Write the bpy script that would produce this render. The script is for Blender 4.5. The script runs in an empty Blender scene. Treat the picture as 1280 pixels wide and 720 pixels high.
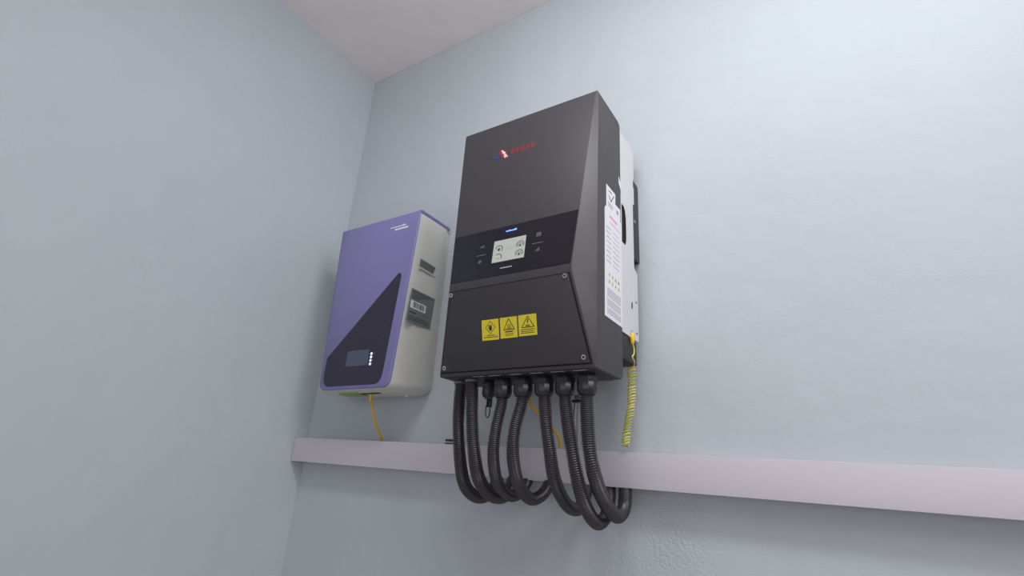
import bpy, math, random
from mathutils import Vector, Matrix

# ---------------------------------------------------------------- camera, light, exposure
scene = bpy.context.scene
COL = scene.collection
random.seed(7)

cam_d = bpy.data.cameras.new('camera')
cam_d.sensor_width = 36.0
cam_d.lens = 655.0 / 1280.0 * 36.0
cam_d.clip_start = 0.02
cam = bpy.data.objects.new('camera', cam_d)
COL.objects.link(cam)
# world axes seen from the camera (x right, y down, z forward)
AX = Vector((1086, -175, -655)).normalized()
AZ = Vector((114, -1743, 655)).normalized()
AY = AZ.cross(AX).normalized()
AZ = AX.cross(AY).normalized()
R = Matrix((AX, AY, AZ))                       # camera vector -> world vector
right, down, fwd = R.col[0], R.col[1], R.col[2]
m = Matrix.Identity(4)
for i in range(3):
    m[i][0] = right[i]; m[i][1] = -down[i]; m[i][2] = -fwd[i]
m[1][3] = -1.29
cam.matrix_world = m
scene.camera = cam

world = bpy.data.worlds.new('world')
scene.world = world
world.use_nodes = True
bg = world.node_tree.nodes['Background']
bg.inputs['Color'].default_value = (0.94, 0.94, 1.0, 1)
bg.inputs['Strength'].default_value = 0.33


def area(name, loc, target, sx, sy, power, color):
    d = bpy.data.lights.new(name, 'AREA')
    d.shape = 'RECTANGLE'; d.size = sx; d.size_y = sy
    d.energy = power; d.color = color
    o = bpy.data.objects.new(name, d)
    o.location = loc
    o.rotation_euler = (Vector(target) - Vector(loc)).to_track_quat('-Z', 'Y').to_euler()
    COL.objects.link(o)
    return o


area('window_daylight', (2.0, -1.45, 1.2), (-0.45, -0.1, 0.75), 1.1, 0.9, 15, (0.97, 0.98, 1.0))
area('front_area_light', (0.2, -3.4, 0.2), (-0.8, 0, 0.1), 1.8, 1.4, 7.5, (1.0, 0.96, 0.95))  # unseen broad area light behind the camera, facing the wall
area('ceiling_tube_light', (0.0, -1.0, 1.60), (-0.1, -0.6, 0.6), 1.3, 0.25, 13.5, (0.97, 0.98, 1.0))

scene.view_settings.view_transform = 'Standard'
scene.view_settings.look = 'None'
scene.view_settings.gamma = 1.0
scene.view_settings.exposure = 0.55
scene.view_settings.use_curve_mapping = False


# ---------------------------------------------------------------- materials
def srgb(r, g, b):
    f = lambda c: (c / 255 / 12.92) if c / 255 <= 0.04045 else ((c / 255 + 0.055) / 1.055) ** 2.4
    return (f(r), f(g), f(b), 1)


def mat(name, col, rough=0.5, metal=0.0, emit=None, es=0.0, spec=0.5, noise=0.06, scale=30.0,
        bump=0.0, bscale=200.0, coat=0.0):
    mt = bpy.data.materials.new(name)
    mt.use_nodes = True
    nt = mt.node_tree
    b = nt.nodes['Principled BSDF']
    b.inputs['Roughness'].default_value = rough
    b.inputs['Metallic'].default_value = metal
    b.inputs['Specular IOR Level'].default_value = spec
    b.inputs['Coat Weight'].default_value = coat
    if coat: b.inputs['Coat Roughness'].default_value = 0.08
    tc = nt.nodes.new('ShaderNodeTexCoord')
    nz = nt.nodes.new('ShaderNodeTexNoise')
    nz.inputs['Scale'].default_value = scale
    nz.inputs['Detail'].default_value = 5
    nt.links.new(tc.outputs['Object'], nz.inputs['Vector'])
    mx = nt.nodes.new('ShaderNodeMix'); mx.data_type = 'RGBA'
    mx.inputs[6].default_value = tuple(c * (1 - noise) for c in col[:3]) + (1,)
    mx.inputs[7].default_value = tuple(min(1, c * (1 + noise)) for c in col[:3]) + (1,)
    nt.links.new(nz.outputs['Fac'], mx.inputs[0])
    nt.links.new(mx.outputs[2], b.inputs['Base Color'])
    if bump:
        n2 = nt.nodes.new('ShaderNodeTexNoise')
        n2.inputs['Scale'].default_value = bscale
        n2.inputs['Detail'].default_value = 3
        nt.links.new(tc.outputs['Object'], n2.inputs['Vector'])
        bp = nt.nodes.new('ShaderNodeBump')
        bp.inputs['Strength'].default_value = bump
        bp.inputs['Distance'].default_value = 0.002
        nt.links.new(n2.outputs['Fac'], bp.inputs['Height'])
        nt.links.new(bp.outputs['Normal'], b.inputs['Normal'])
    if emit:
        b.inputs['Emission Color'].default_value = emit
        b.inputs['Emission Strength'].default_value = es
    return mt


def wall_mat(name, col, patchy=0.05, rough_patches=False):
    mt = mat(name, col, rough=0.75, noise=patchy, scale=2.2, spec=0.25)
    nt = mt.node_tree
    b = nt.nodes['Principled BSDF']
    tc = next(n for n in nt.nodes if n.type == 'TEX_COORD')
    big = nt.nodes.new('ShaderNodeTexNoise'); big.inputs['Scale'].default_value = 4.0
    big.inputs['Detail'].default_value = 4
    fine = nt.nodes.new('ShaderNodeTexNoise'); fine.inputs['Scale'].default_value = 160
    fine.inputs['Detail'].default_value = 3
    for n in (big, fine): nt.links.new(tc.outputs['Object'], n.inputs['Vector'])
    # plaster is rough only in patches
    pm = nt.nodes.new('ShaderNodeMapRange')
    pm.inputs['From Min'].default_value = 0.5; pm.inputs['From Max'].default_value = 0.62
    pm.inputs['To Min'].default_value = 0.04; pm.inputs['To Max'].default_value = 0.55 if rough_patches else 0.15
    pn = nt.nodes.new('ShaderNodeTexNoise'); pn.inputs['Scale'].default_value = 5.5
    nt.links.new(tc.outputs['Object'], pn.inputs['Vector'])
    nt.links.new(pn.outputs['Fac'], pm.inputs['Value'])
    mul = nt.nodes.new('ShaderNodeMath'); mul.operation = 'MULTIPLY'
    src = pm.outputs[0]
    for spot, rad in ((((-.375, 0, -.09)), .15), ((-.50, 0, -.13), .09)) if rough_patches else ():
        vd = nt.nodes.new('ShaderNodeVectorMath'); vd.operation = 'DISTANCE'; vd.inputs[1].default_value = spot
        nt.links.new(tc.outputs['Object'], vd.inputs[0])
        rr = nt.nodes.new('ShaderNodeMapRange'); rr.inputs['From Min'].default_value = rad; rr.inputs['From Max'].default_value = rad * .2
        rr.inputs['To Max'].default_value = 2.6
        nt.links.new(vd.outputs['Value'], rr.inputs['Value'])
        m3 = nt.nodes.new('ShaderNodeMath'); m3.operation = 'MAXIMUM'
        nt.links.new(src, m3.inputs[0]); nt.links.new(rr.outputs[0], m3.inputs[1]); src = m3.outputs[0]
    nt.links.new(fine.outputs['Fac'], mul.inputs[0]); nt.links.new(src, mul.inputs[1])
    b1 = nt.nodes.new('ShaderNodeBump'); b1.inputs['Strength'].default_value = 0.5
    b1.inputs['Distance'].default_value = 0.02
    b2 = nt.nodes.new('ShaderNodeBump'); b2.inputs['Strength'].default_value = 0.5
    b2.inputs['Distance'].default_value = 0.003
    nt.links.new(big.outputs['Fac'], b1.inputs['Height'])
    nt.links.new(mul.outputs[0], b2.inputs['Height'])
    nt.links.new(b1.outputs['Normal'], b2.inputs['Normal'])
    nt.links.new(b2.outputs['Normal'], b.inputs['Normal'])
    return mt


M = dict(
    wall=wall_mat('blue_grey_wall_paint', srgb(180, 187, 192), 0.06, True),
    ceil=wall_mat('ceiling_paint', srgb(240, 232, 233), 0.03),
    floor=mat('grey_floor', srgb(205, 198, 192), 0.5, noise=0.1, scale=6),
    black=mat('dark_grey_powder_coat', srgb(59, 56, 60), 0.42, bump=0.15, bscale=900),
    side=mat('side_powder_coat', srgb(72, 69, 72), 0.6, bump=0.2, bscale=900, spec=0.4),
    cover=mat('cover_powder_coat', srgb(47, 44, 50), 0.5, bump=0.15, bscale=900),
    glass=mat('gloss_black_panel', srgb(22, 19, 30), 0.12, noise=0.02, coat=0.3),
    under=mat('underside_black', srgb(42, 40, 43), 0.55),
    silver=mat('brushed_aluminium', srgb(222, 221, 222), 0.40, metal=0.3, noise=0.03, scale=60),
    steel=mat('screw_steel', srgb(200, 200, 205), 0.25, metal=0.9),
    hole=mat('dark_void', srgb(12, 11, 12), 0.9),
    lcd=mat('backlit_display', srgb(124, 130, 122), 0.3, emit=srgb(190, 193, 188), es=0.32, noise=0.03, scale=25),
    ink=mat('black_ink', srgb(34, 30, 26), 0.6),
    lcdink=mat('display_segments', srgb(50, 56, 54), 0.5),
    lcdred=mat('display_red_mark', srgb(190, 120, 120), 0.5),
    blue_led=mat('blue_lit_name', srgb(40, 80, 200), 0.4, emit=srgb(110, 165, 255), es=1.3),
    blue_halo=mat('blue_glow_halo', srgb(16, 20, 58), 0.3, emit=srgb(16, 24, 92), es=0.06),
    mark=mat('dim_white_print', srgb(120, 120, 126), 0.5),
    dim=mat('dim_grey_print', srgb(84, 82, 92), 0.5),
    white=mat('white_print', srgb(225, 225, 230), 0.5),
    yellow=mat('yellow_sticker', srgb(205, 190, 40), 0.45, noise=0.05),
    yellow_pale=mat('yellow_label_print', srgb(225, 215, 110), 0.5),
    labelwhite=mat('white_label_paper', srgb(228, 224, 232), 0.45, noise=0.02),
    labelink=mat('label_grey_ink', srgb(140, 136, 146), 0.6),
    red=mat('red_print', srgb(150, 40, 42), 0.5),
    redlabel=mat('red_label_print', srgb(225, 120, 140), 0.5),
    pale=mat('pale_grey_print', srgb(168, 166, 174), 0.5),
    dimred=mat('dull_red_print', srgb(118, 46, 48), 0.5),
    bluep=mat('blue_print', srgb(40, 56, 120), 0.5),
    pinkw=mat('pale_pink_print', srgb(225, 205, 212), 0.5),
    purple=mat('purple_plastic', srgb(124, 120, 170), 0.38, noise=0.03),
    purple_dk=mat('purple_trim_plastic', srgb(112, 108, 160), 0.4, noise=0.03),
    pdark=mat('dark_fascia_film', srgb(46, 38, 58), 0.25, noise=0.04),
    shell=mat('light_grey_shell', srgb(200, 200, 194), 0.5, noise=0.02),
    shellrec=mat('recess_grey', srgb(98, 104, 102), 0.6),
    plabel=mat('grey_green_label', srgb(112, 120, 120), 0.5),
    pink2=mat('label_dark_print', srgb(62, 68, 68), 0.6),
    plcd=mat('unlit_display_glass', srgb(74, 84, 104), 0.15),
    led=mat('white_led', srgb(230, 230, 236), 0.4, emit=srgb(230, 232, 240), es=0.35),
    green=mat('green_terminal', srgb(130, 160, 90), 0.5),
    trunk=mat('white_pvc', srgb(196, 190, 198), 0.4, noise=0.02, scale=5),
    conduit=mat('black_corrugated_nylon', srgb(52, 48, 54), 0.33, noise=0.08),
    gland=mat('black_nylon_gland', srgb(40, 37, 41), 0.32, noise=0.08),
    ywire=mat('yellow_cable_sheath', srgb(214, 165, 40), 0.45),
    ewire=mat('yellow_green_earth', srgb(208, 206, 96), 0.45),
    lug=mat('yellow_lug_sleeve', srgb(226, 190, 40), 0.4),
    clear=mat('milky_plastic', srgb(120, 118, 124), 0.3),
)

# earth wire: yellow insulation with green tracer stripe along its length
nt = M['ewire'].node_tree
b = nt.nodes['Principled BSDF']
uvn = nt.nodes.new('ShaderNodeUVMap')
sep = nt.nodes.new('ShaderNodeSeparateXYZ')
nt.links.new(uvn.outputs[0], sep.inputs[0])
gt = nt.nodes.new('ShaderNodeMath'); gt.operation = 'GREATER_THAN'; gt.inputs[1].default_value = 0.85
nt.links.new(sep.outputs[0], gt.inputs[0])
mx = nt.nodes.new('ShaderNodeMix'); mx.data_type = 'RGBA'
mx.inputs[6].default_value = srgb(222, 212, 96)
mx.inputs[7].default_value = srgb(70, 120, 50)
nt.links.new(gt.outputs[0], mx.inputs[0])
nt.links.new(mx.outputs[2], b.inputs['Base Color'])


# ---------------------------------------------------------------- mesh builder
class MB:
    def __init__(s, fn=None):
        s.v = []; s.f = []; s.uv = {}; s.fn = fn or (lambda x, y, z: (x, y, z))

    def add(s, vs, fs):
        n = len(s.v)
        s.v += [s.fn(*p) for p in vs]
        s.f += [tuple(i + n for i in f) for f in fs]

    def box(s, x0, x1, y0, y1, z0, z1):
        s.add([(x, y, z) for x in (x0, x1) for y in (y0, y1) for z in (z0, z1)],
              [(0, 1, 3, 2), (4, 6, 7, 5), (0, 4, 5, 1), (2, 3, 7, 6), (0, 2, 6, 4), (1, 5, 7, 3)])
        return s

    def poly(s, pts, h0, h1):                    # pts in the first two coordinates, h the third
        n = len(pts)
        s.add([(a, b_, h0) for a, b_ in pts] + [(a, b_, h1) for a, b_ in pts],
              [tuple(range(n - 1, -1, -1)), tuple(range(n, 2 * n))] +
              [(i, (i + 1) % n, n + (i + 1) % n, n + i) for i in range(n)])
        return s

    def rect(s, a0, a1, b0, b1, h0, h1):
        return s.poly([(a0, b0), (a1, b0), (a1, b1), (a0, b1)], h0, h1)

    def bar(s, a, b_, w, h0, h1):                # a printed stroke from a to b
        d = Vector((b_[0] - a[0], b_[1] - a[1]))
        n = Vector((-d.y, d.x)).normalized() * w / 2
        return s.poly([(a[0] - n.x, a[1] - n.y), (b_[0] - n.x, b_[1] - n.y),
                       (b_[0] + n.x, b_[1] + n.y), (a[0] + n.x, a[1] + n.y)], h0, h1)

    def arc(s, c, r, a0, a1, w, h0, h1, n=14):
        for i in range(n):
            t0 = math.radians(a0 + (a1 - a0) * i / n); t1 = math.radians(a0 + (a1 - a0) * (i + 1) / n)
            s.poly([(c[0] + (r - w / 2) * math.cos(t0), c[1] + (r - w / 2) * math.sin(t0)),
                    (c[0] + (r + w / 2) * math.cos(t0), c[1] + (r + w / 2) * math.sin(t0)),
                    (c[0] + (r + w / 2) * math.cos(t1), c[1] + (r + w / 2) * math.sin(t1)),
                    (c[0] + (r - w / 2) * math.cos(t1), c[1] + (r - w / 2) * math.sin(t1))], h0, h1)
        return s

    def disc(s, c, r, h0, h1, n=20):
        return s.poly([(c[0] + r * math.cos(2 * math.pi * i / n), c[1] + r * math.sin(2 * math.pi * i / n))
                       for i in range(n)], h0, h1)

    def lathe(s, c, prof, n=20, flat=0):         # profile of (radius, z) about a vertical axis through c
        vs = []; fs = []
        for r, z in prof:
            for i in range(n):
                a = 2 * math.pi * i / n
                vs.append((c[0] + r * math.cos(a), c[1] + r * math.sin(a), z))
        k = len(prof)
        for j in range(k - 1):
            for i in range(n):
                fs.append((j * n + i, j * n + (i + 1) % n, (j + 1) * n + (i + 1) % n, (j + 1) * n + i))
        fs.append(tuple(range(n))[::-1]); fs.append(tuple((k - 1) * n + i for i in range(n)))
        s.add(vs, fs)
        return s

    def sweep(s, pts, rad, n=10, caps=True):     # rad: number or function of index
        P = [Vector(p) for p in pts]
        T = []
        for i in range(len(P)):
            a = P[max(0, i - 1)]; c = P[min(len(P) - 1, i + 1)]
            T.append((c - a).normalized())
        N = T[0].orthogonal().normalized()
        vs = []; fs = []
        for i, p in enumerate(P):
            N = (N - T[i] * N.dot(T[i])).normalized()
            B = T[i].cross(N)
            r = rad(i) if callable(rad) else rad
            for k in range(n):
                a = 2 * math.pi * k / n
                q = p + (N * math.cos(a) + B * math.sin(a)) * r
                vs.append(tuple(q))
        for i in range(len(P) - 1):
            for k in range(n):
                fs.append((i * n + k, i * n + (k + 1) % n, (i + 1) * n + (k + 1) % n, (i + 1) * n + k))
        if caps:
            fs.append(tuple(range(n))[::-1]); fs.append(tuple((len(P) - 1) * n + k for k in range(n)))
        s.add(vs, fs)
        return s

    def build(s, name, material, parent=None, bevel=0, smooth=False, seg=2, angle=35):
        me = bpy.data.meshes.new(name)
        me.from_pydata(s.v, [], s.f)
        me.materials.append(material)
        o = bpy.data.objects.new(name, me)
        COL.objects.link(o)
        import bmesh
        bm = bmesh.new(); bm.from_mesh(me)
        bmesh.ops.recalc_face_normals(bm, faces=bm.faces)
        if bevel:
            es = [e for e in bm.edges if len(e.link_faces) == 2 and e.calc_face_angle(0) > math.radians(25)]
            bmesh.ops.bevel(bm, geom=es, offset=bevel, segments=seg, profile=0.6, affect='EDGES', clamp_overlap=True)
        for f in bm.faces: f.smooth = smooth or bool(bevel)
        for e in bm.edges:
            if len(e.link_faces) == 2 and e.calc_face_angle(0) > math.radians(angle): e.smooth = False
        bm.to_mesh(me); bm.free()
        if parent is not None:
            o.parent = parent
            o.matrix_parent_inverse = Matrix.Translation(-Vector(parent.location))
        return o


def tag(o, label=None, cat=None, group=None, kind=None):
    if label: o['label'] = label
    if cat: o['category'] = cat
    if group: o['group'] = group
    if kind: o['kind'] = kind
    return o


def thing(name, loc, label, cat, group=None):
    o = bpy.data.objects.new(name, None)
    o.location = loc; o.empty_display_size = 0.05
    COL.objects.link(o)
    return tag(o, label, cat, group)


def spline(pts, step):
    """Catmull-Rom through pts, resampled at an even step."""
    P = [Vector(p) for p in pts]
    P = [P[0] * 2 - P[1]] + P + [P[-1] * 2 - P[-2]]
    fine = []
    for i in range(1, len(P) - 2):
        a, b_, c, d = P[i - 1:i + 3]
        for k in range(24):
            t = k / 24
            fine.append(0.5 * ((2 * b_) + (c - a) * t + (2 * a - 5 * b_ + 4 * c - d) * t * t + (3 * b_ - a - 3 * c + d) * t ** 3))
    fine.append(P[-2])
    out = [fine[0]]; acc = 0
    for a, b_ in zip(fine, fine[1:]):
        L = (b_ - a).length
        while acc + L >= step:
            a = a + (b_ - a) * ((step - acc) / L); out.append(a.copy())
            L = (b_ - a).length; acc = 0
        acc += L
    out.append(fine[-1])
    return out


def words(mb, a0, a1, b, h, lo, hi, stroke=None, gap=0.35, rnd=None):
    """A row of illegible small print: short strokes of uneven length."""
    rnd = rnd or random
    x = a0
    while x < a1 - h:
        w = min(a1 - x, h * rnd.uniform(0.9, 3.2))
        mb.rect(x, x + w, b, b + h, lo, hi)
        x += w + h * gap * rnd.uniform(0.6, 1.6)


# ---------------------------------------------------------------- the room
CEIL = 1.742; FLOOR = -1.42; XL = -1.688; XR = 4.2; YF = -5.0
def struct(name, mb, mt): return tag(mb.build(name, mt), kind='structure')

struct('wall_back', MB().box(XL - 0.15, XR, 0.0, 0.15, FLOOR - 0.1, CEIL + 0.1), M['wall'])
struct('wall_left', MB().box(XL - 0.15, XL, YF, -0.0005, FLOOR, CEIL), M['wall'])
struct('ceiling', MB().box(XL - 0.15, XR, YF, -0.0005, CEIL, CEIL + 0.1), M['ceil'])
struct('floor', MB().box(XL - 0.15, XR, YF, -0.0005, FLOOR - 0.1, FLOOR), M['floor'])

# ---------------------------------------------------------------- white trunking along the wall
def tz(x): return -0.0185 * (x + 0.876)           # it runs slightly downhill to the right
def tf(x, y, z): return (x, y, z + tz(x))
tk = thing('cable_trunking', (-0.876, 0, 0.056),
           'long white plastic cable trunking running level across the wall below both inverters', 'trunking')
D_ = -0.055
MB(tf).box(XL + 0.002, 2.6, D_, D_ + 0.0025, 0.017, 0.0965).build('front_cover', M['trunk'], tk, bevel=0.001)
MB(tf).box(XL + 0.002, 2.6, D_ + 0.0025, -0.003, 0.0935, 0.0965).build('top_cover', M['trunk'], tk)
MB(tf).box(XL + 0.002, 2.6, -0.003, -0.0003, 0.017, 0.0965).build('back_plate', M['trunk'], tk)
mb = MB(tf)                                       # bottom web, cut away where the conduits come up
for x0, x1 in ((XL + 0.002, -0.86), (-0.395, 2.6)):
    mb.box(x0, x1, D_ + 0.0025, -0.003, 0.017, 0.019)
mb.build('bottom_web', M['trunk'], tk)

# ---------------------------------------------------------------- black inverter
X0, X1 = -0.838, -0.424
inv = thing('solar_inverter', (-0.631, -0.155, 0.235),
            'tall dark grey inverter with a lit display and three yellow warning stickers', 'inverter')

# body shell, profile in (y, z), rounded at the rear corners
def rc(cy, cz, r, a0, a1, n=5):
    return [(cy + r * math.cos(math.radians(a0 + (a1 - a0) * i / n)), cz + r * math.sin(math.radians(a0 + (a1 - a0) * i / n)))
            for i in range(n + 1)]
YFB, YBB = -0.303, -0.152
prof = [(YFB, 0.235)] + rc(YBB - 0.016, 0.237 + 0.016, 0.016, -90, 0) + rc(YBB - 0.016, 0.945 - 0.016, 0.016, 0, 90) + [(YFB, 0.943)]
MB(lambda a, b_, h: (h, a, b_)).poly(prof, X0, X1).build('housing', M['side'], inv, bevel=0.003)

# bulging front: flat top face, ridge at mid height, receding lower face; bevelled cheeks both sides
rows = [(0.943, -0.3045, 0.004), (0.455, -0.350, 0.040), (0.440, -0.349, 0.0395), (0.236, -0.3055, 0.003)]
vs = []; fs = []
for z, y, c in rows:
    vs += [(X0, YFB, z), (X0 + c, y, z), (X1 - c, y, z), (X1, YFB, z)]
for k in range(3):
    a = k * 4; b_ = a + 4
    for j in range(3): fs.append((a + j, a + j + 1, b_ + j + 1, b_ + j))
    fs.append((a + 3, a, b_, b_ + 3))
fs += [(0, 1, 2, 3), (15, 14, 13, 12)]
mb = MB(); mb.add(vs, fs)
mb.build('front_panel', M['black'], inv, bevel=0.0022)

yU = lambda z: -0.3045 - (0.943 - z) * (0.0455 / 0.488)
yL = lambda z: -0.349 + (0.440 - z) / 0.204 * 0.0435
FU = lambda x, z, h: (x, yU(z) - h, z)
FL = lambda x, z, h: (x, yL(z) - h, z)
cU = lambda z: 0.004 + (0.943 - z) / 0.488 * 0.036

# glossy control panel
gl = MB(FU).poly([(X0 + cU(.4585) + .003, .4585), (X1 - cU(.4585) - .003, .4585),
                  (X1 - cU(.594) - .002, .5925), (X0 + cU(.594) + .002, .5925)], -0.002, 0.0012).build('control_panel', M['glass'], inv)
scr = MB(FU).rect(-.6780, -.5878, .4945, .5542, 0.001, 0.0018).build('display', M['lcd'], inv)
for cx, cz, a0, a1, k in ((-.6615, .5300, -40, 170, .5), (-.6613, .5068, -30, 130, 0), (-.6019, .5310, -20, 205, 1), (-.6021, .5075, -20, 205, 1)):
    mb = MB(FU).arc((cx, cz), .0098, a0, a1, .0017, 0.0018, 0.0021)
    if k:
        mb.arc((cx, cz - .001), .0050 * k + .001, -30, 210, .0010, 0.0018, 0.0021)
        mb.rect(cx - .0022, cx + .0022, cz - .005, cz + .001, 0.0018, 0.0021)
    else:
        mb.rect(cx - .003, cx + .003, cz - .003, cz - .002, 0.0018, 0.0021)
    tag(mb.build('gauge_symbol', M['lcdink'], scr), kind='stuff')
mb = MB(FU).rect(-.639, -.627, .5250, .5258, 0.0018, 0.0020).rect(-.636, -.622, .5275, .5282, 0.0018, 0.0020)
tag(mb.build('flow_lines', M['green'], scr), kind='stuff')
MB(FU).bar((-.6000, .5455), (-.5920, .5475), .0012, .0018, .0021).build('warning_mark', M['lcdred'], scr)

hl = MB(FU).rect(-.652, -.613, .572, .583, 0.0011, 0.0014).build('lit_name_halo', M['blue_halo'], inv)  # flat patch painting a faint blue glow round the lit name
mb = MB(FU)                                        # the glowing name: too small to read, uneven strokes
x = -.6475
for w, g, hh in ((.0030, .0008, .0034), (.0030, .0008, .0030), (.0042, .0007, .0042), (.0022, .0007, .0030), (.0036, .0007, .0030),
                 (.0030, .0007, .0030), (.0040, .0004, .0044), (.0022, .0004, .0052)):
    mb.rect(x, x + w, .5755, .5755 + hh, .0014, .0017); x += w + g
tag(mb.build('lit_lettering', M['blue_led'], hl), kind='stuff')
mb = MB(FU)
x = -.6510
for w in (.0035, .0020, .0028, .0046, .0030, .0034, .0016, .0046, .0028):
    mb.rect(x, x + w, .4752, .4780, .0011, .0014); x += w + (.0004 if w > .0025 else .0009)
tag(mb.build('model_lettering', M['pale'], inv), kind='stuff')

def touch_key(name, parts, mt):
    mb = MB(FU); parts(mb); tag(mb.build(name, mt, inv), kind='stuff' if 'symbol' in name else None)
touch_key('key_symbol', lambda q: q.bar((-.7190, .5445), (-.7140, .5495), .0014, .0011, .0014).bar((-.7150, .5445), (-.7080, .5505), .0014, .0011, .0014).bar((-.7115, .5445), (-.7075, .5455), .0012, .0011, .0014), M['mark'])
touch_key('key_symbol', lambda q: q.disc((-.7150, .5050), .0048, .0011, .0013).bar((-.7118, .5015), (-.7085, .5080), .0012, .0013, .0015), M['dim'])
touch_key('key_line', lambda q: q.rect(-.7272, -.7002, .5225, .5237, .0011, .0014), M['mark'])
touch_key('key_symbol', lambda q: q.rect(-.5600, -.5470, .5435, .5540, .0011, .0014), M['dim'])
touch_key('key_symbol', lambda q: q.poly([(-.5610, .5040), (-.5478, .5040), (-.5478, .5145), (-.5520, .5120), (-.5570, .5065)], .0011, .0014).rect(-.5420, -.5405, .5010, .5030, .0011, .0014), M['dim'])
touch_key('key_line', lambda q: q.rect(-.5690, -.5405, .5250, .5262, .0011, .0014), M['mark'])
touch_key('dim_symbol', lambda q: q.bar((-.7110, .5640), (-.6990, .5560), .0016, .0011, .0013), M['pdark'])

# printed mark near the top: white and red feathers over a blue tail, with red print to its right
lg = MB(FU).poly([(-.7230, .8185), (-.7060, .8180), (-.6975, .8290), (-.7090, .8330), (-.7190, .8260)], .0001, .0004).build('blue_emblem_tail', M['bluep'], inv)
MB(FU).poly([(-.7050, .8470), (-.6960, .8500), (-.6800, .8290), (-.6760, .8130), (-.6860, .8120), (-.6960, .8240), (-.7040, .8340)], .0001, .0005).build('red_emblem_wing', M['red'], inv)
mb = MB(FU)
for a, b2 in (((-.6990, .8440), (-.6850, .8320)), ((-.6960, .8370), (-.6800, .8230)), ((-.6900, .8300), (-.6760, .8160)), ((-.6880, .8240), (-.6830, .8150))):
    mb.bar(a, b2, .0032, .0005, .0007)
tag(mb.build('white_emblem_feathers', M['pinkw'], inv), kind='stuff')
mb = MB(FU)
for k, x in enumerate((-.6680, -.6530, -.6370, -.6220, -.6070)): mb.poly([(x, .8210), (x + .010, .8210), (x + .013, .8385), (x + .002, .8385)], .0001, .0005)
tag(mb.build('red_lettering', M['dimred'], inv), kind='stuff')
mb = MB(FU); mb.rect(-.770, -.728, .8350, .8365, .0001, .0004)
mb.build('faint_red_line', M['dimred'], inv)

# lower service cover over a black sheet that paints the groove's shade
MB(FL).poly([(X0 + .0445, .4372), (X1 - .0445, .4372), (X1 - .0075, .2425), (X0 + .0060, .2425)], -0.001, 0.0006).build('cover_groove_shade', M['hole'], inv)
cv = MB(FL).poly([(X0 + .0475, .4345), (X1 - .0475, .4345), (X1 - .0125, .2450), (X0 + .0085, .2450)], -0.001, 0.0032).build('service_cover', M['cover'], inv, bevel=0.0012)
for x, z in ((-.7905, .4265), (-.4790, .4290), (-.4490, .2560), (-.8175, .2545)):
    sc_ = MB(FL).disc((x, z), .0052, .003, .0052, 18).build('screw', M['steel'], cv)
    mb = MB(FL).disc((x, z), .0026, .0045, .0054, 6)
    mb.build('screw_socket', M['hole'], cv)
MB(FL).rect(-.8295, -.8245, .32, .3215, 0, 0.0005)

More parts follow.
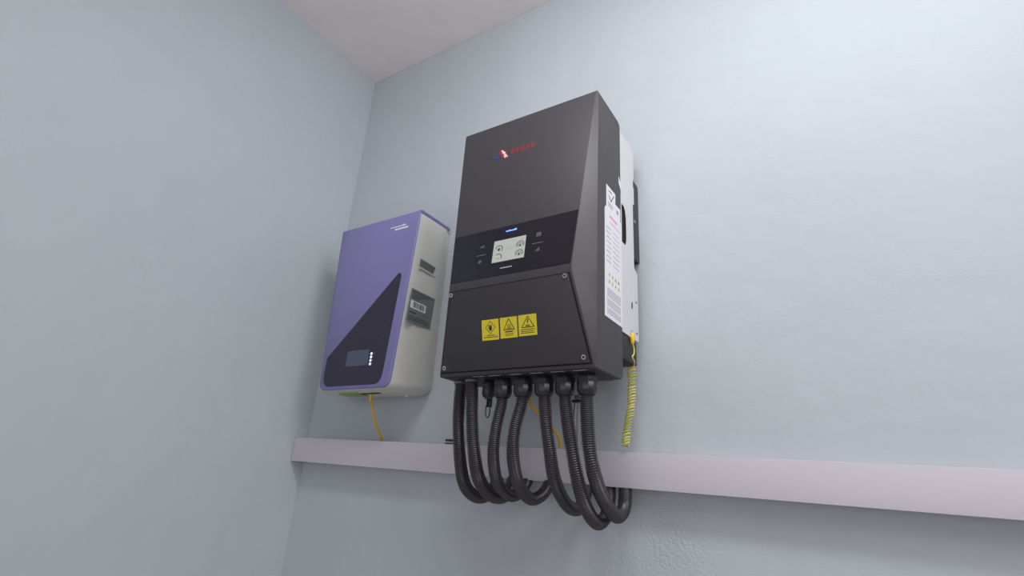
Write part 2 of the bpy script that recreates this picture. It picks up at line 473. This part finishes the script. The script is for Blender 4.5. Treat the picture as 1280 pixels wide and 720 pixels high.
# three yellow warning stickers
def sticker(x0, x1, z0, z1, kind):
    s = MB(FL).rect(x0, x1, z0, z1, 0.0031, 0.0037).build('warning_sticker', M['yellow'], cv)
    lo, hi = .0037, .0040
    cx = (x0 + x1) / 2
    mb = MB(FL)
    r = random.Random(int(kind == 'heat') + 5)
    if kind == 'hand':
        c = (cx + .0005, z0 + .0290); k = .0142
        P = [(c[0], c[1] + k), (c[0] + k * .95, c[1]), (c[0], c[1] - k), (c[0] - k * .95, c[1])]
        for a, b2 in zip(P, P[1:] + P[:1]): mb.bar(a, b2, .0009, lo, hi)
        mb.poly([(c[0] - .001, c[1] - .008), (c[0] + .003, c[1] - .008), (c[0] + .0045, c[1] - .001), (c[0] + .003, c[1] + .001), (c[0] - .003, c[1])], lo, hi)
        for i in range(4):
            mb.bar((c[0] - .0025 + i * .0018, c[1] - .001), (c[0] - .0032 + i * .0022, c[1] + .0050 + (.0012 if i in (1, 2) else 0)), .0012, lo, hi)
        mb.bar((c[0] - .001, c[1] - .006), (c[0] - .0055, c[1] - .001), .0014, lo, hi)
        mb.bar((c[0] - .0080, c[1] + .0065), (c[0] - .0030, c[1] + .001), .0008, lo, hi)
        words(mb, x0 + .014, x1 - .012, z0 + .0105, .0014, lo, hi, rnd=r)
        words(mb, x0 + .005, x1 - .003, z0 + .0062, .0014, lo, hi, rnd=r)
    else:
        t = z1 - .0035; bt = z0 + .0185; hw = .0145 if kind == 'heat' else .0160
        P = [(cx + .001, t), (cx + .001 + hw, bt), (cx + .001 - hw, bt)]
        for a, b2 in zip(P, P[1:] + P[:1]): mb.bar(a, b2, .0015, lo, hi)
        if kind == 'heat':
            for i in range(3):
                x = cx - .0025 + i * .0035
                mb.bar((x, bt + .004), (x + .0012, bt + .007), .0010, lo, hi)
                mb.bar((x + .0012, bt + .007), (x, bt + .010), .0010, lo, hi)
                mb.bar((x, bt + .010), (x + .0012, bt + .0130), .0010, lo, hi)
            mb.rect(cx - .006, cx + .008, bt + .0022, bt + .0034, lo, hi)
            mb.rect(x0 + .0130, x1 - .0120, z0 + .0128, z0 + .0150, lo, hi)
            words(mb, x0 + .013, x1 - .010, z0 + .0090, .0010, lo, hi, rnd=r)
            words(mb, x0 + .013, x1 - .010, z0 + .0055, .0010, lo, hi, rnd=r)
        else:
            mb.poly([(cx, bt + .018), (cx + .003, bt + .018), (cx + .0012, bt + .0125), (cx + .003, bt + .0125), (cx, bt + .0075), (cx + .0004, bt + .0110), (cx - .0012, bt + .0110)], lo, hi)
            mb.rect(cx - .0040, cx + .0055, bt + .0040, bt + .0052, lo, hi)
            mb.rect(cx - .0055, cx + .0065, bt + .0020, bt + .0032, lo, hi)
            words(mb, x0 + .005, x1 - .004, z0 + .0130, .0014, lo, hi, rnd=r)
            words(mb, x0 + .006, x1 - .008, z0 + .0090, .0013, lo, hi, rnd=r)
            words(mb, x0 + .005, x1 - .005, z0 + .0055, .0013, lo, hi, rnd=r)
    tag(mb.build('warning_print', M['ink'], cv), kind='stuff')
    return s
tag(sticker(-.7024, -.6553, .3100, .3570, 'hand'), 'yellow sticker with a hand in a diamond')
tag(sticker(-.6512, -.6056, .3108, .3573, 'heat'), 'yellow sticker with a heat triangle')
tag(sticker(-.6019, -.5552, .3116, .3578, 'bolt'), 'yellow sticker with a lightning triangle')

# underside plate and pale strips that paint the highlights above the glands
MB().box(X0 + .012, X1 - .012, -.298, -.180, 0.2325, 0.2375).build('bottom_plate', M['under'], inv, bevel=.001)

# light metal rear section with handle slot (outline in y, z)
outline = [(-.160, .922), (-.056, .924), (-.048, .905), (-.048, .825), (-.055, .822), (-.055, .800), (-.050, .797), (-.050, .745), (-.060, .742),
           (-.060, .552), (-.036, .540), (-.036, .362), (-.040, .356), (-.160, .3535)]
SX = lambda y, z, h: (X1 + h, y, z)
def sidesheet(xa, xb, name, slot):
    sy0, sy1, sz0, sz1 = -.147, -.112, .590, .700
    mb = MB(lambda a, b2, h: (h, a, b2))
    lo_, hi_ = min(xa, xb), max(xa, xb)
    if slot:
        up = [p for p in outline if p[1] > .70]; dn = [p for p in outline if p[1] < .59]
        mb.poly([(-.160, .700), (-.160, .922)] + outline[1:9] + [(-.060, .700)], lo_, hi_)
        mb.poly([(-.160, .590), (-.060, .590)] + outline[9:13] + [(-.160, .3535)], lo_, hi_)
        mb.rect(-.160, sy0, sz0, sz1, lo_, hi_)
        # right of the slot, with rounded slot ends
        mb.poly([(-.112, .625), (-.113, .606), (-.118, .594), (-.124, .590), (-.060, .590), (-.060, .700), (-.130, .700), (-.120, .690), (-.114, .672)], lo_, hi_)
    else:
        mb.poly(outline, lo_, hi_)
    return mb.build(name, M['silver'], inv)
sidesheet(X1 - .002, X1 - .0005, 'side_plate', True)
sidesheet(X0 + .002, X0 + .0005, 'side_plate', False)
MB().box(X0 + .002, X1 - .006, -.156, -.050, .9215, .9235).build('top_plate', M['silver'], inv)
mb = MB()                                          # finned heat sink inside the sheet
mb.box(X0 + .004, X1 - .010, -.156, -.140, .36, .918)
for i in range(34):
    x = X0 + .012 + i * (X1 - X0 - .034) / 33
    mb.box(x, x + .002, -.140, -.058, .36, .918)
tag(mb.build('heat_sink', M['under'], inv), kind='stuff')
MB().box(X1 - .010, X1 - .0045, -.150, -.110, .58, .71).build('slot_liner', M['hole'], inv)
MB().box(X0 + .012, X1 - .003, -.156, -.048, .292, .3540).build('rear_foot', M['under'], inv, bevel=.003)
for y, z in ((-.052, .458), (-.052, .375)):
    MB(lambda a, b2, h: (X1 + h, a, b2)).disc((y, z), .0028, -.001, .0012, 12).build('rivet', M['shellrec'], inv)
MB(SX).rect(-.086, -.080, .432, .448, -.001, .0004).build('small_slot', M['under'], inv)
# dark wall bracket behind, showing through the cut-out
bk = MB(lambda a, b2, h: (h, a, b2)).poly([(-.066, .829), (-.008, .829), (-.002, .825), (-.002, .588), (-.066, .582)], X1 - .030, X1 - .0045).build('wall_bracket', M['cover'], inv, bevel=.001)
MB(SX).rect(-.050, -.040, .692, .700, -.0045, -.001).build('bracket_screw', M['steel'], inv)
MB(lambda a, b2, h: (h, a, b2)).poly([(-.066, .829), (-.002, .829), (-.002, .588), (-.066, .582)], X0 + .0045, X0 + .030).build('wall_bracket', M['cover'], inv, bevel=.001)
MB().box(X0 + .03, X1 - .03, -.012, -.001, .62, .80).build('wall_bracket_bar', M['cover'], inv)

# white information label on the side
lab = MB(SX).poly([(-.2610, .3610), (-.1560, .3615), (-.1545, .3640), (-.1545, .635), (-.1600, .638), (-.1600, .6735), (-.1930, .6715), (-.1930, .7010),
                   (-.2510, .7000), (-.2510, .6400), (-.2570, .6360), (-.2610, .6300)], .0000, .0006).build('information_label', M['labelwhite'], inv)
tag(lab, 'tall white information label with yellow icons')
lo, hi = .0006, .0008
mb = MB(SX)
mb.bar((-.236, .676), (-.222, .664), .0030, lo, hi).bar((-.222, .664), (-.203, .690), .0026, lo, hi).bar((-.238, .688), (-.216, .690), .0024, lo, hi)
tag(mb.build('tick_emblem', M['ink'], lab), kind='stuff')
mb = MB(SX); words(mb, -.241, -.205, .653, .003, lo, hi); words(mb, -.241, -.210, .646, .003, lo, hi)
mb.rect(-.186, -.174, .650, .660, lo, hi)
for k in range(8):
    z = .585 - k * .0125
    words(mb, -.250, -.222, z, .0018, lo, hi); words(mb, -.212, -.170, z, .0014, lo, hi)
for k in range(17):
    z = .4305 - k * .0037
    if k in (6, 12): continue
    words(mb, -.248, -.164, z, .0011, lo, hi, gap=.25)
tag(mb.build('label_print', M['labelink'], lab), kind='stuff')
mb = MB(SX); words(mb, -.231, -.180, .6185, .0045, lo, hi, gap=.2); mb.rect(-.232, -.163, .604, .6055, lo, hi)
tag(mb.build('red_print', M['redlabel'], lab), kind='stuff')
mb = MB(SX); mb2 = MB(SX)
for r_ in range(2):
    for c_ in range(4):
        y = -.240 + c_ * .0195; z = .4630 - r_ * .0170
        mb.poly([(y, z), (y + .011, z), (y + .0055, z + .010)], lo, hi)
        mb2.rect(y + .0045, y + .0065, z + .002, z + .006, hi, hi + .0002)
mb.rect(-.205, -.172, .4625, .4640, lo, hi)
tag(mb.build('warning_icons', M['yellow'], lab), kind='stuff'); tag(mb2.build('icon_print', M['ink'], lab), kind='stuff')
# small white tag curling over the seam above the label
MB(SX).poly([(-.168, .748), (-.150, .728), (-.150, .748), (-.168, .768)], .0002, .0010).build('white_tag', M['labelwhite'], inv)
# small switch knob on the left flank
MB(lambda a, b2, h: (X0 - h, a, b2)).disc((-.285, .345), .007, 0, .010, 14).build('side_knob', M['under'], inv)

# cable glands screwed into the underside; hexagonal body, domed nut
def gland(x, y, r=.0235, zt=.2320, h=.044, capped=False):
    g = MB().lathe((x, y), [(r * .80, zt), (r * .80, zt - h * .12), (r, zt - h * .13), (r, zt - h * .42)], 6)
    o = g.build('cable_gland', M['gland'], inv, bevel=.0016)
    nut = MB().lathe((x, y), [(r * .90, zt - h * .40), (r * .93, zt - h * .5), (r * .93, zt - h * .74), (r * .86, zt - h * .88), (r * .72, zt - h)], 12)
    if capped: nut.lathe((x, y), [(r * .5, zt - h), (r * .45, zt - h - .004)], 12)
    nut.build('gland_nut', M['gland'], o, smooth=True, angle=28)
    return o
for x, y in ((-.6780, -.262), (-.6222, -.262), (-.5680, -.262), (-.5160, -.262), (-.4635, -.262)):
    gland(x, y)
gland(-.7260, -.250, r=.0170, h=.040, capped=True)
for x, y in ((-.8140, -.250), (-.7680, -.265)):
    MB().lathe((x, y), [(.0165, .2325), (.0165, .2285), (.0150, .2270)], 24).build('conduit_collar', M['mark'], inv, smooth=True)
for x in (-.7250, -.6780, -.6222, -.5680, -.5160, -.4635):
    MB().box(x - .017, x + .015, -.2988, -.2975, .2322, .2331).build('gland_highlight', M['pale'], inv)  # pale strips painting the glints along the bottom edge
# pull-tab hanging from the capped gland, and the small plug by the rightmost glands
MB().box(-.7405, -.7300, -.235, -.225, .172, .196).build('strap_block', M['gland'], inv, bevel=.001)
MB().sweep(spline([(-.7435, -.225, .1860), (-.7370, -.225, .1740), (-.7360, -.225, .1560), (-.7415, -.225, .1480), (-.7475, -.225, .1560), (-.7480, -.225, .1720), (-.7440, -.225, .1850)], .003), .0013, 6).build('strap_loop', M['gland'], inv, smooth=True)

# ---------------------------------------------------------------- corrugated conduits
def conduit(pts, r, label):
    P = spline(pts, .00112)
    k = 4                                           # samples per corrugation
    pr = (1.0, 1.0, .80, .80)
    o = MB().sweep(P, lambda i: r * pr[i % k], 18).build('corrugated_conduit', M['conduit'], None, smooth=True, angle=80)
    o['label'] = label; o['category'] = 'conduit'; o['group'] = 'corrugated conduits under the dark inverter'
    return o
T1 = [(-0.8143, -0.25, 0.2300), (-0.8139, -0.25, 0.1884), (-0.8105, -0.25, 0.1304), (-0.8089, -0.24, 0.0752), (-0.8103, -0.22, 0.0214), (-0.817, -0.19, -0.0105), (-0.8197, -0.15, -0.0299), (-0.8190, -0.11, -0.0329), (-0.8190, -0.07, -0.0167), (-0.8231, -0.045, 0.0096), (-0.8270, -0.030, 0.0350)]
T2 = [(-0.7680, -0.265, 0.2300), (-0.7622, -0.265, 0.1846), (-0.7608, -0.26, 0.1383), (-0.7563, -0.25, 0.0735), (-0.7544, -0.23, 0.0206), (-0.7581, -0.2, -0.0059), (-0.758, -0.16, -0.0263), (-0.7578, -0.11, -0.0291), (-0.7629, -0.07, -0.0117), (-0.7704, -0.045, 0.0121), (-0.7740, -0.030, 0.0350)]
T3 = [(-0.6780, -0.262, 0.1960), (-0.6800, -0.26, 0.1722), (-0.6905, -0.26, 0.118), (-0.7001, -0.25, 0.0641), (-0.7079, -0.22, 0.0134), (-0.7141, -0.18, -0.0117), (-0.7175, -0.13, -0.0251), (-0.721, -0.08, -0.0133), (-0.7270, -0.045, 0.0101), (-0.7300, -0.030, 0.0350)]
T4 = [(-0.6222, -0.262, 0.1960), (-0.6262, -0.26, 0.171), (-0.6398, -0.26, 0.118), (-0.6475, -0.25, 0.0654), (-0.653, -0.22, 0.0159), (-0.6593, -0.18, -0.0121), (-0.6615, -0.13, -0.0287), (-0.6615, -0.08, -0.0172), (-0.6634, -0.045, 0.0078), (-0.6660, -0.030, 0.0350)]
T5 = [(-0.568, -0.262, 0.1960), (-0.5663, -0.26, 0.1780), (-0.561, -0.26, 0.1334), (-0.5556, -0.25, 0.0774), (-0.5539, -0.23, 0.0239), (-0.5507, -0.2, -0.0144), (-0.5485, -0.16, -0.0381), (-0.5506, -0.11, -0.0416), (-0.5552, -0.07, -0.0211), (-0.5586, -0.045, 0.0041), (-0.5630, -0.030, 0.0320)]
T6 = [(-0.5160, -0.262, 0.1960), (-0.515, -0.26, 0.1760), (-0.5078, -0.26, 0.1281), (-0.4973, -0.26, 0.0777), (-0.49, -0.25, 0.0258), (-0.4842, -0.23, -0.02), (-0.4812, -0.2, -0.0502), (-0.4800, -0.16, -0.0644), (-0.4880, -0.1, -0.0516), (-0.4970, -0.06, -0.0239), (-0.5050, -0.035, 0.0075), (-0.5080, -0.029, 0.0320)]
T7 = [(-0.4635, -0.262, 0.1960), (-0.4651, -0.26, 0.1780), (-0.4627, -0.26, 0.1279), (-0.4577, -0.26, 0.0785), (-0.4529, -0.25, 0.0344), (-0.4500, -0.22, -0.0057), (-0.4480, -0.18, -0.0345), (-0.4490, -0.13, -0.049), (-0.4540, -0.08, -0.0351), (-0.4610, -0.05, -0.0067), (-0.4670, -0.035, 0.014), (-0.4710, -0.030, 0.0320)]
T1 = [(x + .0025, y, z) for x, y, z in T1]
conduit(T1, .0155, 'leftmost black corrugated conduit, half hidden behind its neighbour, entering the inverter without a gland')
conduit(T2, .0160, 'second corrugated conduit from the left, running straight up into the inverter without a gland')
conduit(T3, .0140, 'black corrugated conduit from the first big gland, third from the left')
conduit(T4, .0145, 'middle corrugated conduit, bowing left below the gland by the yellow cable')
conduit(T5, .0145, 'corrugated conduit passing in front of the yellow cable, fifth from the left')
conduit(T6, .0145, 'corrugated conduit hanging lowest of all, beside the thin black lead')
conduit(T7, .0150, 'rightmost corrugated conduit, from the gland nearest the white side label')

# thin black lead with a small plug between the last two conduits
ld = thing('antenna_lead', (-.5110, -.22, .19), 'thin black lead with a small grey plug hanging between the two rightmost conduits', 'cable')
MB().sweep(spline([(-.5040, -.205, .2320), (-.5060, -.212, .200), (-.5075, -.214, .1650), (-.5085, -.212, .1080), (-.5095, -.208, .0760)], .004), .0019, 8).build('lead', M['clear'], ld, smooth=True)
MB().box(-.5200, -.4960, -.219, -.207, .1800, .1860).build('plug_body', M['gland'], ld, bevel=.001)
MB().box(-.5130, -.4985, -.2215, -.205, .1860, .1960).build('plug_collar', M['clear'], ld, bevel=.0012)
MB().sweep(spline([(-.5160, -.212, .1800), (-.5175, -.213, .1450), (-.5150, -.210, .1000), (-.5130, -.206, .0780)], .004), .0013, 8).build('second_lead', M['gland'], ld, smooth=True)

# yellow cables
yc = MB().sweep(spline([(-.6330, -.240, .2315), (-.6270, -.236, .2050), (-.6211, -.236, .1866), (-.6166, -.22, .1690), (-.6158, -.19, .1572), (-.6207, -.14, .1451), (-.6293, -.08, .129), (-.6360, -.045, .1120), (-.6380, -.035, .0930)], .005), .0036, 10).build('network_cable', M['ywire'], None, smooth=True)
tag(yc, 'yellow cable dropping behind the conduits of the dark inverter into the trunking', 'cable')
pc = thing('signal_cable', (-1.286, -.1, .25), 'yellow cable hanging from the purple inverter down to the trunking', 'cable')
MB().sweep(spline([(-1.2860, -.10, .2480), (-1.284, -.10, .2300), (-1.2763, -.10, .2080), (-1.2655, -.09, .164), (-1.2673, -.06, .1283), (-1.2740, -.033, .1030)], .005), .0036, 10).build('cable_sheath', M['ywire'], pc, smooth=True)
MB().lathe((-1.2860, -.10), [(.0055, .2500), (.0065, .2440), (.0058, .2300), (.0042, .2220)], 12).build('cable_boot', M['lug'], pc, smooth=True)

# coiled yellow and green earth wire
ew = thing('earth_wire', (-.4232, -.095, .36), 'coiled yellow and green earth wire hanging from the silver side plate of the dark inverter', 'wire')
MB(SX).poly([(-.100, .362), (-.086, .362), (-.088, .372), (-.098, .372)], .0002, .0016).build('ring_lug', M['steel'], ew)
MB().sweep([(-.4222, -.093, .366), (-.4218, -.093, .362), (-.4215, -.093, .352), (-.4218, -.093, .342), (-.4220, -.093, .338)], lambda i: (.0030, .0058, .0060, .0052, .0034)[i], 10).build('lug_sleeve', M['lug'], ew, smooth=True)
lead = spline([(-.4222, -.093, .340), (-.4195, -.089, .3267), (-.4185, -.094, .3120), (-.4185, -.105, .3030), (-.4195, -.088, .2940), (-.4290, -.068, .2895)], .003)
ax = spline([(-.4373, -.060, .2870), (-.4372, -.060, .2481), (-.4392, -.060, .1999), (-.4459, -.060, .1623), (-.4524, -.060, .1307), (-.4549, -.060, .1010)], .0002)
turns = 27; pts = []; NP = turns * 14
for i in range(NP + 1):
    t = i / NP
    p = ax[min(len(ax) - 1, int(t * (len(ax) - 1)))]
    a = -turns * 2 * math.pi * t
    rr = .0082 * (1 + .08 * math.sin(t * 23))
    pts.append(Vector((p.x + rr * math.cos(a), p.y + rr * math.sin(a) * .95, p.z + .0022 * math.cos(a) + .0008 * math.sin(t * 61))))
path = list(lead) + pts
mb = MB(); NS = 8
mb.sweep(path, .0017, NS)
eo = mb.build('coiled_wire', M['ewire'], ew, smooth=True)
uvl = eo.data.uv_layers.new(name='UVMap')
for p in eo.data.polygons:
    if len(p.vertices) == 4:
        k = min(v % NS for v in p.vertices); ks = {v % NS for v in p.vertices}
        if ks == {0, NS - 1}: k = NS - 1
        for li in p.loop_indices: uvl.data[li].uv = ((k + .5) / NS, 0)

# small black clip on top of the trunking
cl = thing('cable_clip', (-.99, -.03, .0985), 'small black clip lying on the trunking beside the leftmost conduit', 'clip')
MB().box(-1.010, -.965, -.045, -.025, .0988, .1035).build('clip_base', M['gland'], cl, bevel=.0008)
MB().box(-1.010, -.965, -.045, -.025, .1075, .1135).build('clip_top', M['gland'], cl, bevel=.0008)
MB().box(-.985, -.967, -.040, -.030, .1030, .1080).build('clip_post', M['clear'], cl)

# ---------------------------------------------------------------- purple inverter
PX1 = -1.113; PX0 = -1.497; PYF = -.165; PZ0 = .245; PZ1 = .838
pin = thing('hybrid_inverter', (-1.305, -.01, .245), 'light grey inverter with a purple and dark front, left of the dark one', 'inverter')
def rounded(x0b, x1b, x0t, x1t, z0, z1, rb, rt, n=7):
    pts = []
    for cx, cz, r, a0 in ((x1b - rb, z0 + rb, rb, -90), (x1t - rt, z1 - rt, rt, 0), (x0t + rt, z1 - rt, rt, 90), (x0b + rb, z0 + rb, rb, 180)):
        for i in range(n):
            a = math.radians(a0 + 90 * i / (n - 1)); pts.append((cx + r * math.cos(a), cz + r * math.sin(a)))
    return pts
def loft(rings, mb, cap=True):
    n = len(rings[0][0]); vs = []; fs = []
    for pts, y in rings: vs += [(a, y, b2) for a, b2 in pts]
    for j in range(len(rings) - 1):
        for i in range(n): fs.append((j * n + i, j * n + (i + 1) % n, (j + 1) * n + (i + 1) % n, (j + 1) * n + i))
    if cap: fs += [tuple(range(n)), tuple((len(rings) - 1) * n + i for i in range(n))[::-1]]
    mb.add(vs, fs)
    return mb
dx = .032
front = rounded(PX0 + dx, PX1 - dx, PX0 + .002, PX1 - .002, PZ0 + .004, PZ1, .028, .012)
r1 = rounded(PX0 + dx - .001, PX1 - dx + .001, PX0 + .001, PX1 - .001, PZ0 + .002, PZ1, .028, .012)
mid = rounded(PX0 + .010, PX1 - .010, PX0, PX1, PZ0 - .001, PZ1 - .002, .024, .010)
full = rounded(PX0 + .004, PX1 - .004, PX0, PX1, PZ0, PZ1 - .002, .030, .010)
back = rounded(PX0 + .012, PX1 - .010, PX0 + .010, PX1 - .010, PZ0 + .010, PZ1 - .008, .024, .010)
loft([(r1, PYF + .004), (mid, -.125), (full, -.060), (full, -.026), (back, -.010), (back, -.002)], MB()).build('shell', M['shell'], pin, smooth=True, angle=40)
# purple front frame with its thin return over the top
loft([(rounded(PX0 + dx + .003, PX1 - dx - .003, PX0 + .005, PX1 - .005, PZ0 + .007, PZ1 - .003, .026, .010), PYF - .002),
      (front, PYF + .001), (front, PYF + .006)], MB()).build('front_fascia', M['purple'], pin, smooth=True, angle=50)
MB().box(PX0 - .001, PX1 + .0012, PYF + .002, -.012, PZ1 - .010, PZ1 + .002).build('top_trim', M['purple_dk'], pin, bevel=.003)
xe = lambda z: (PX1 - .005) + (PZ1 - z) / (PZ1 - PZ0) * -.030     # right edge of the fascia
mb = MB(lambda a, b2, h: (a, PYF - .002 - h, b2))
pts = [(-1.4480, .300), (-1.4480, .356), (-1.181, .612)] + [(-1.1745, .6180), (-1.168, .6190), (-1.1615, .6140), (-1.1600, .603)] + \
      [(-1.1770, .330), (-1.1800, .2900), (-1.1870, .2700), (-1.1980, .2620), (-1.212, .2600), (-1.420, .2600), (-1.436, .266), (-1.4450, .280)]
mb.poly(pts, -.0005, .0008)
df = mb.build('dark_fascia', M['pdark'], pin)
PF = lambda a, b2, h: (a, PYF - .0028 - h, b2)
MB(PF).rect(-1.3500, -1.2510, .3215, .3720, -.0005, .0008).build('display', M['plcd'], df)
for k, z in enumerate((.3568, .3460, .3350, .3240)):
    MB(PF).disc((-1.2388, z), .0044, 0, .0016, 14).build('indicator', M['led'], df)
mb = MB(PF)
for k, z in enumerate((.3568, .3460, .3350, .3240)):
    mb.rect(-1.2300, -1.2270 + (.003 if k == 0 else 0), z - .0015, z + .0015, 0, .0004)
tag(mb.build('indicator_print', M['dim'], df), kind='stuff')
mb = MB(PF).rect(-1.205, -1.2015, .447, .450, 0, .0004).rect(-1.2030, -1.1990, .408, .412, 0, .0004)
tag(mb.build('faint_print', M['dim'], df), kind='stuff')
PP = lambda a, b2, h: (a, PYF - .002 - h, b2)
mb = MB(PP)
r = random.Random(3)
x = -1.244
for i in range(9):
    w = r.uniform(.005, .0085); mb.rect(x, x + w, .7935, .7975 + (.003 if i == 7 else 0), 0, .0005); x += w + .0016
words(mb, -1.222, -1.162, .7825, .0062, 0, .0005, gap=.15, rnd=r)
tag(mb.build('white_lettering', M['white'], pin), kind='stuff')
# right flank: handle recess and rating label
PS = lambda y, z, h: (PX1 - .002 + h, y, z)
def flank(x0y, x1y, z0, z1): return None
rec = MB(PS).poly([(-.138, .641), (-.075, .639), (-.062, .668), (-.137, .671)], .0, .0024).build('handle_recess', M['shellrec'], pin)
MB(PS).poly([(-.1385, .638), (-.060, .635), (-.058, .640), (-.1385, .643)], .0, .0030).build('recess_lip', M['shell'], pin)
# the flank leans in a little towards the bottom, the label follows it
PL = lambda y, z, h: (PX1 - .0025 - max(0, (.62 - z)) * .012 + h, y, z)
pl = MB(PL).poly([(-.165, .4550), (-.052, .4535), (-.046, .5610), (-.158, .5620)], .0, .0030).build('rating_label', M['plabel'], pin)
tag(pl, 'grey rating label with a white barcode')
lo, hi = .0030, .0034
mb = MB(PL)
mb.rect(-.1520, -.052, .5530, .5560, lo, hi)
for k, (a, b2) in enumerate(((-.152, -.075), (-.152, -.098), (-.152, -.110), (-.152, -.118))): words(mb, a, b2, .5465 - k * .0048, .0018, lo, hi)
words(mb, -.158, -.125, .4830, .0052, lo, hi, gap=.1)
for k in range(4): words(mb, -.158, -.062, .4735 - k * .0042, .0016, lo, hi)
words(mb, -.095, -.066, .4900, .0018, lo, hi)
tag(mb.build('label_print', M['pink2'], pl), kind='stuff')
bc = MB(PL).rect(-.1560, -.0850, .4990, .5240, lo, hi).build('barcode_patch', M['labelwhite'], pl)
mb = MB(PL); y = -.1440; r = random.Random(11)
while y < -.0930:
    w = r.uniform(.0010, .0042); mb.rect(y, min(y + w, -.092), .5030, .5210, hi, hi + .0003); y += w + r.uniform(.0010, .0030)
tag(mb.build('barcode_bars', M['pink2'], pl), kind='stuff')
# terminals and slot on the underside
MB().box(-1.330, -1.235, -.118, -.108, .2425, .2450).build('terminal_slot', M['hole'], pin)
MB().box(-1.400, -1.315, -.135, -.085, .2400, .2450).build('terminal_block', M['green'], pin, bevel=.001)
MB().disc((-1.18, -.05), .004, .240, .2460, 10).build('drain_plug', M['labelwhite'], pin)
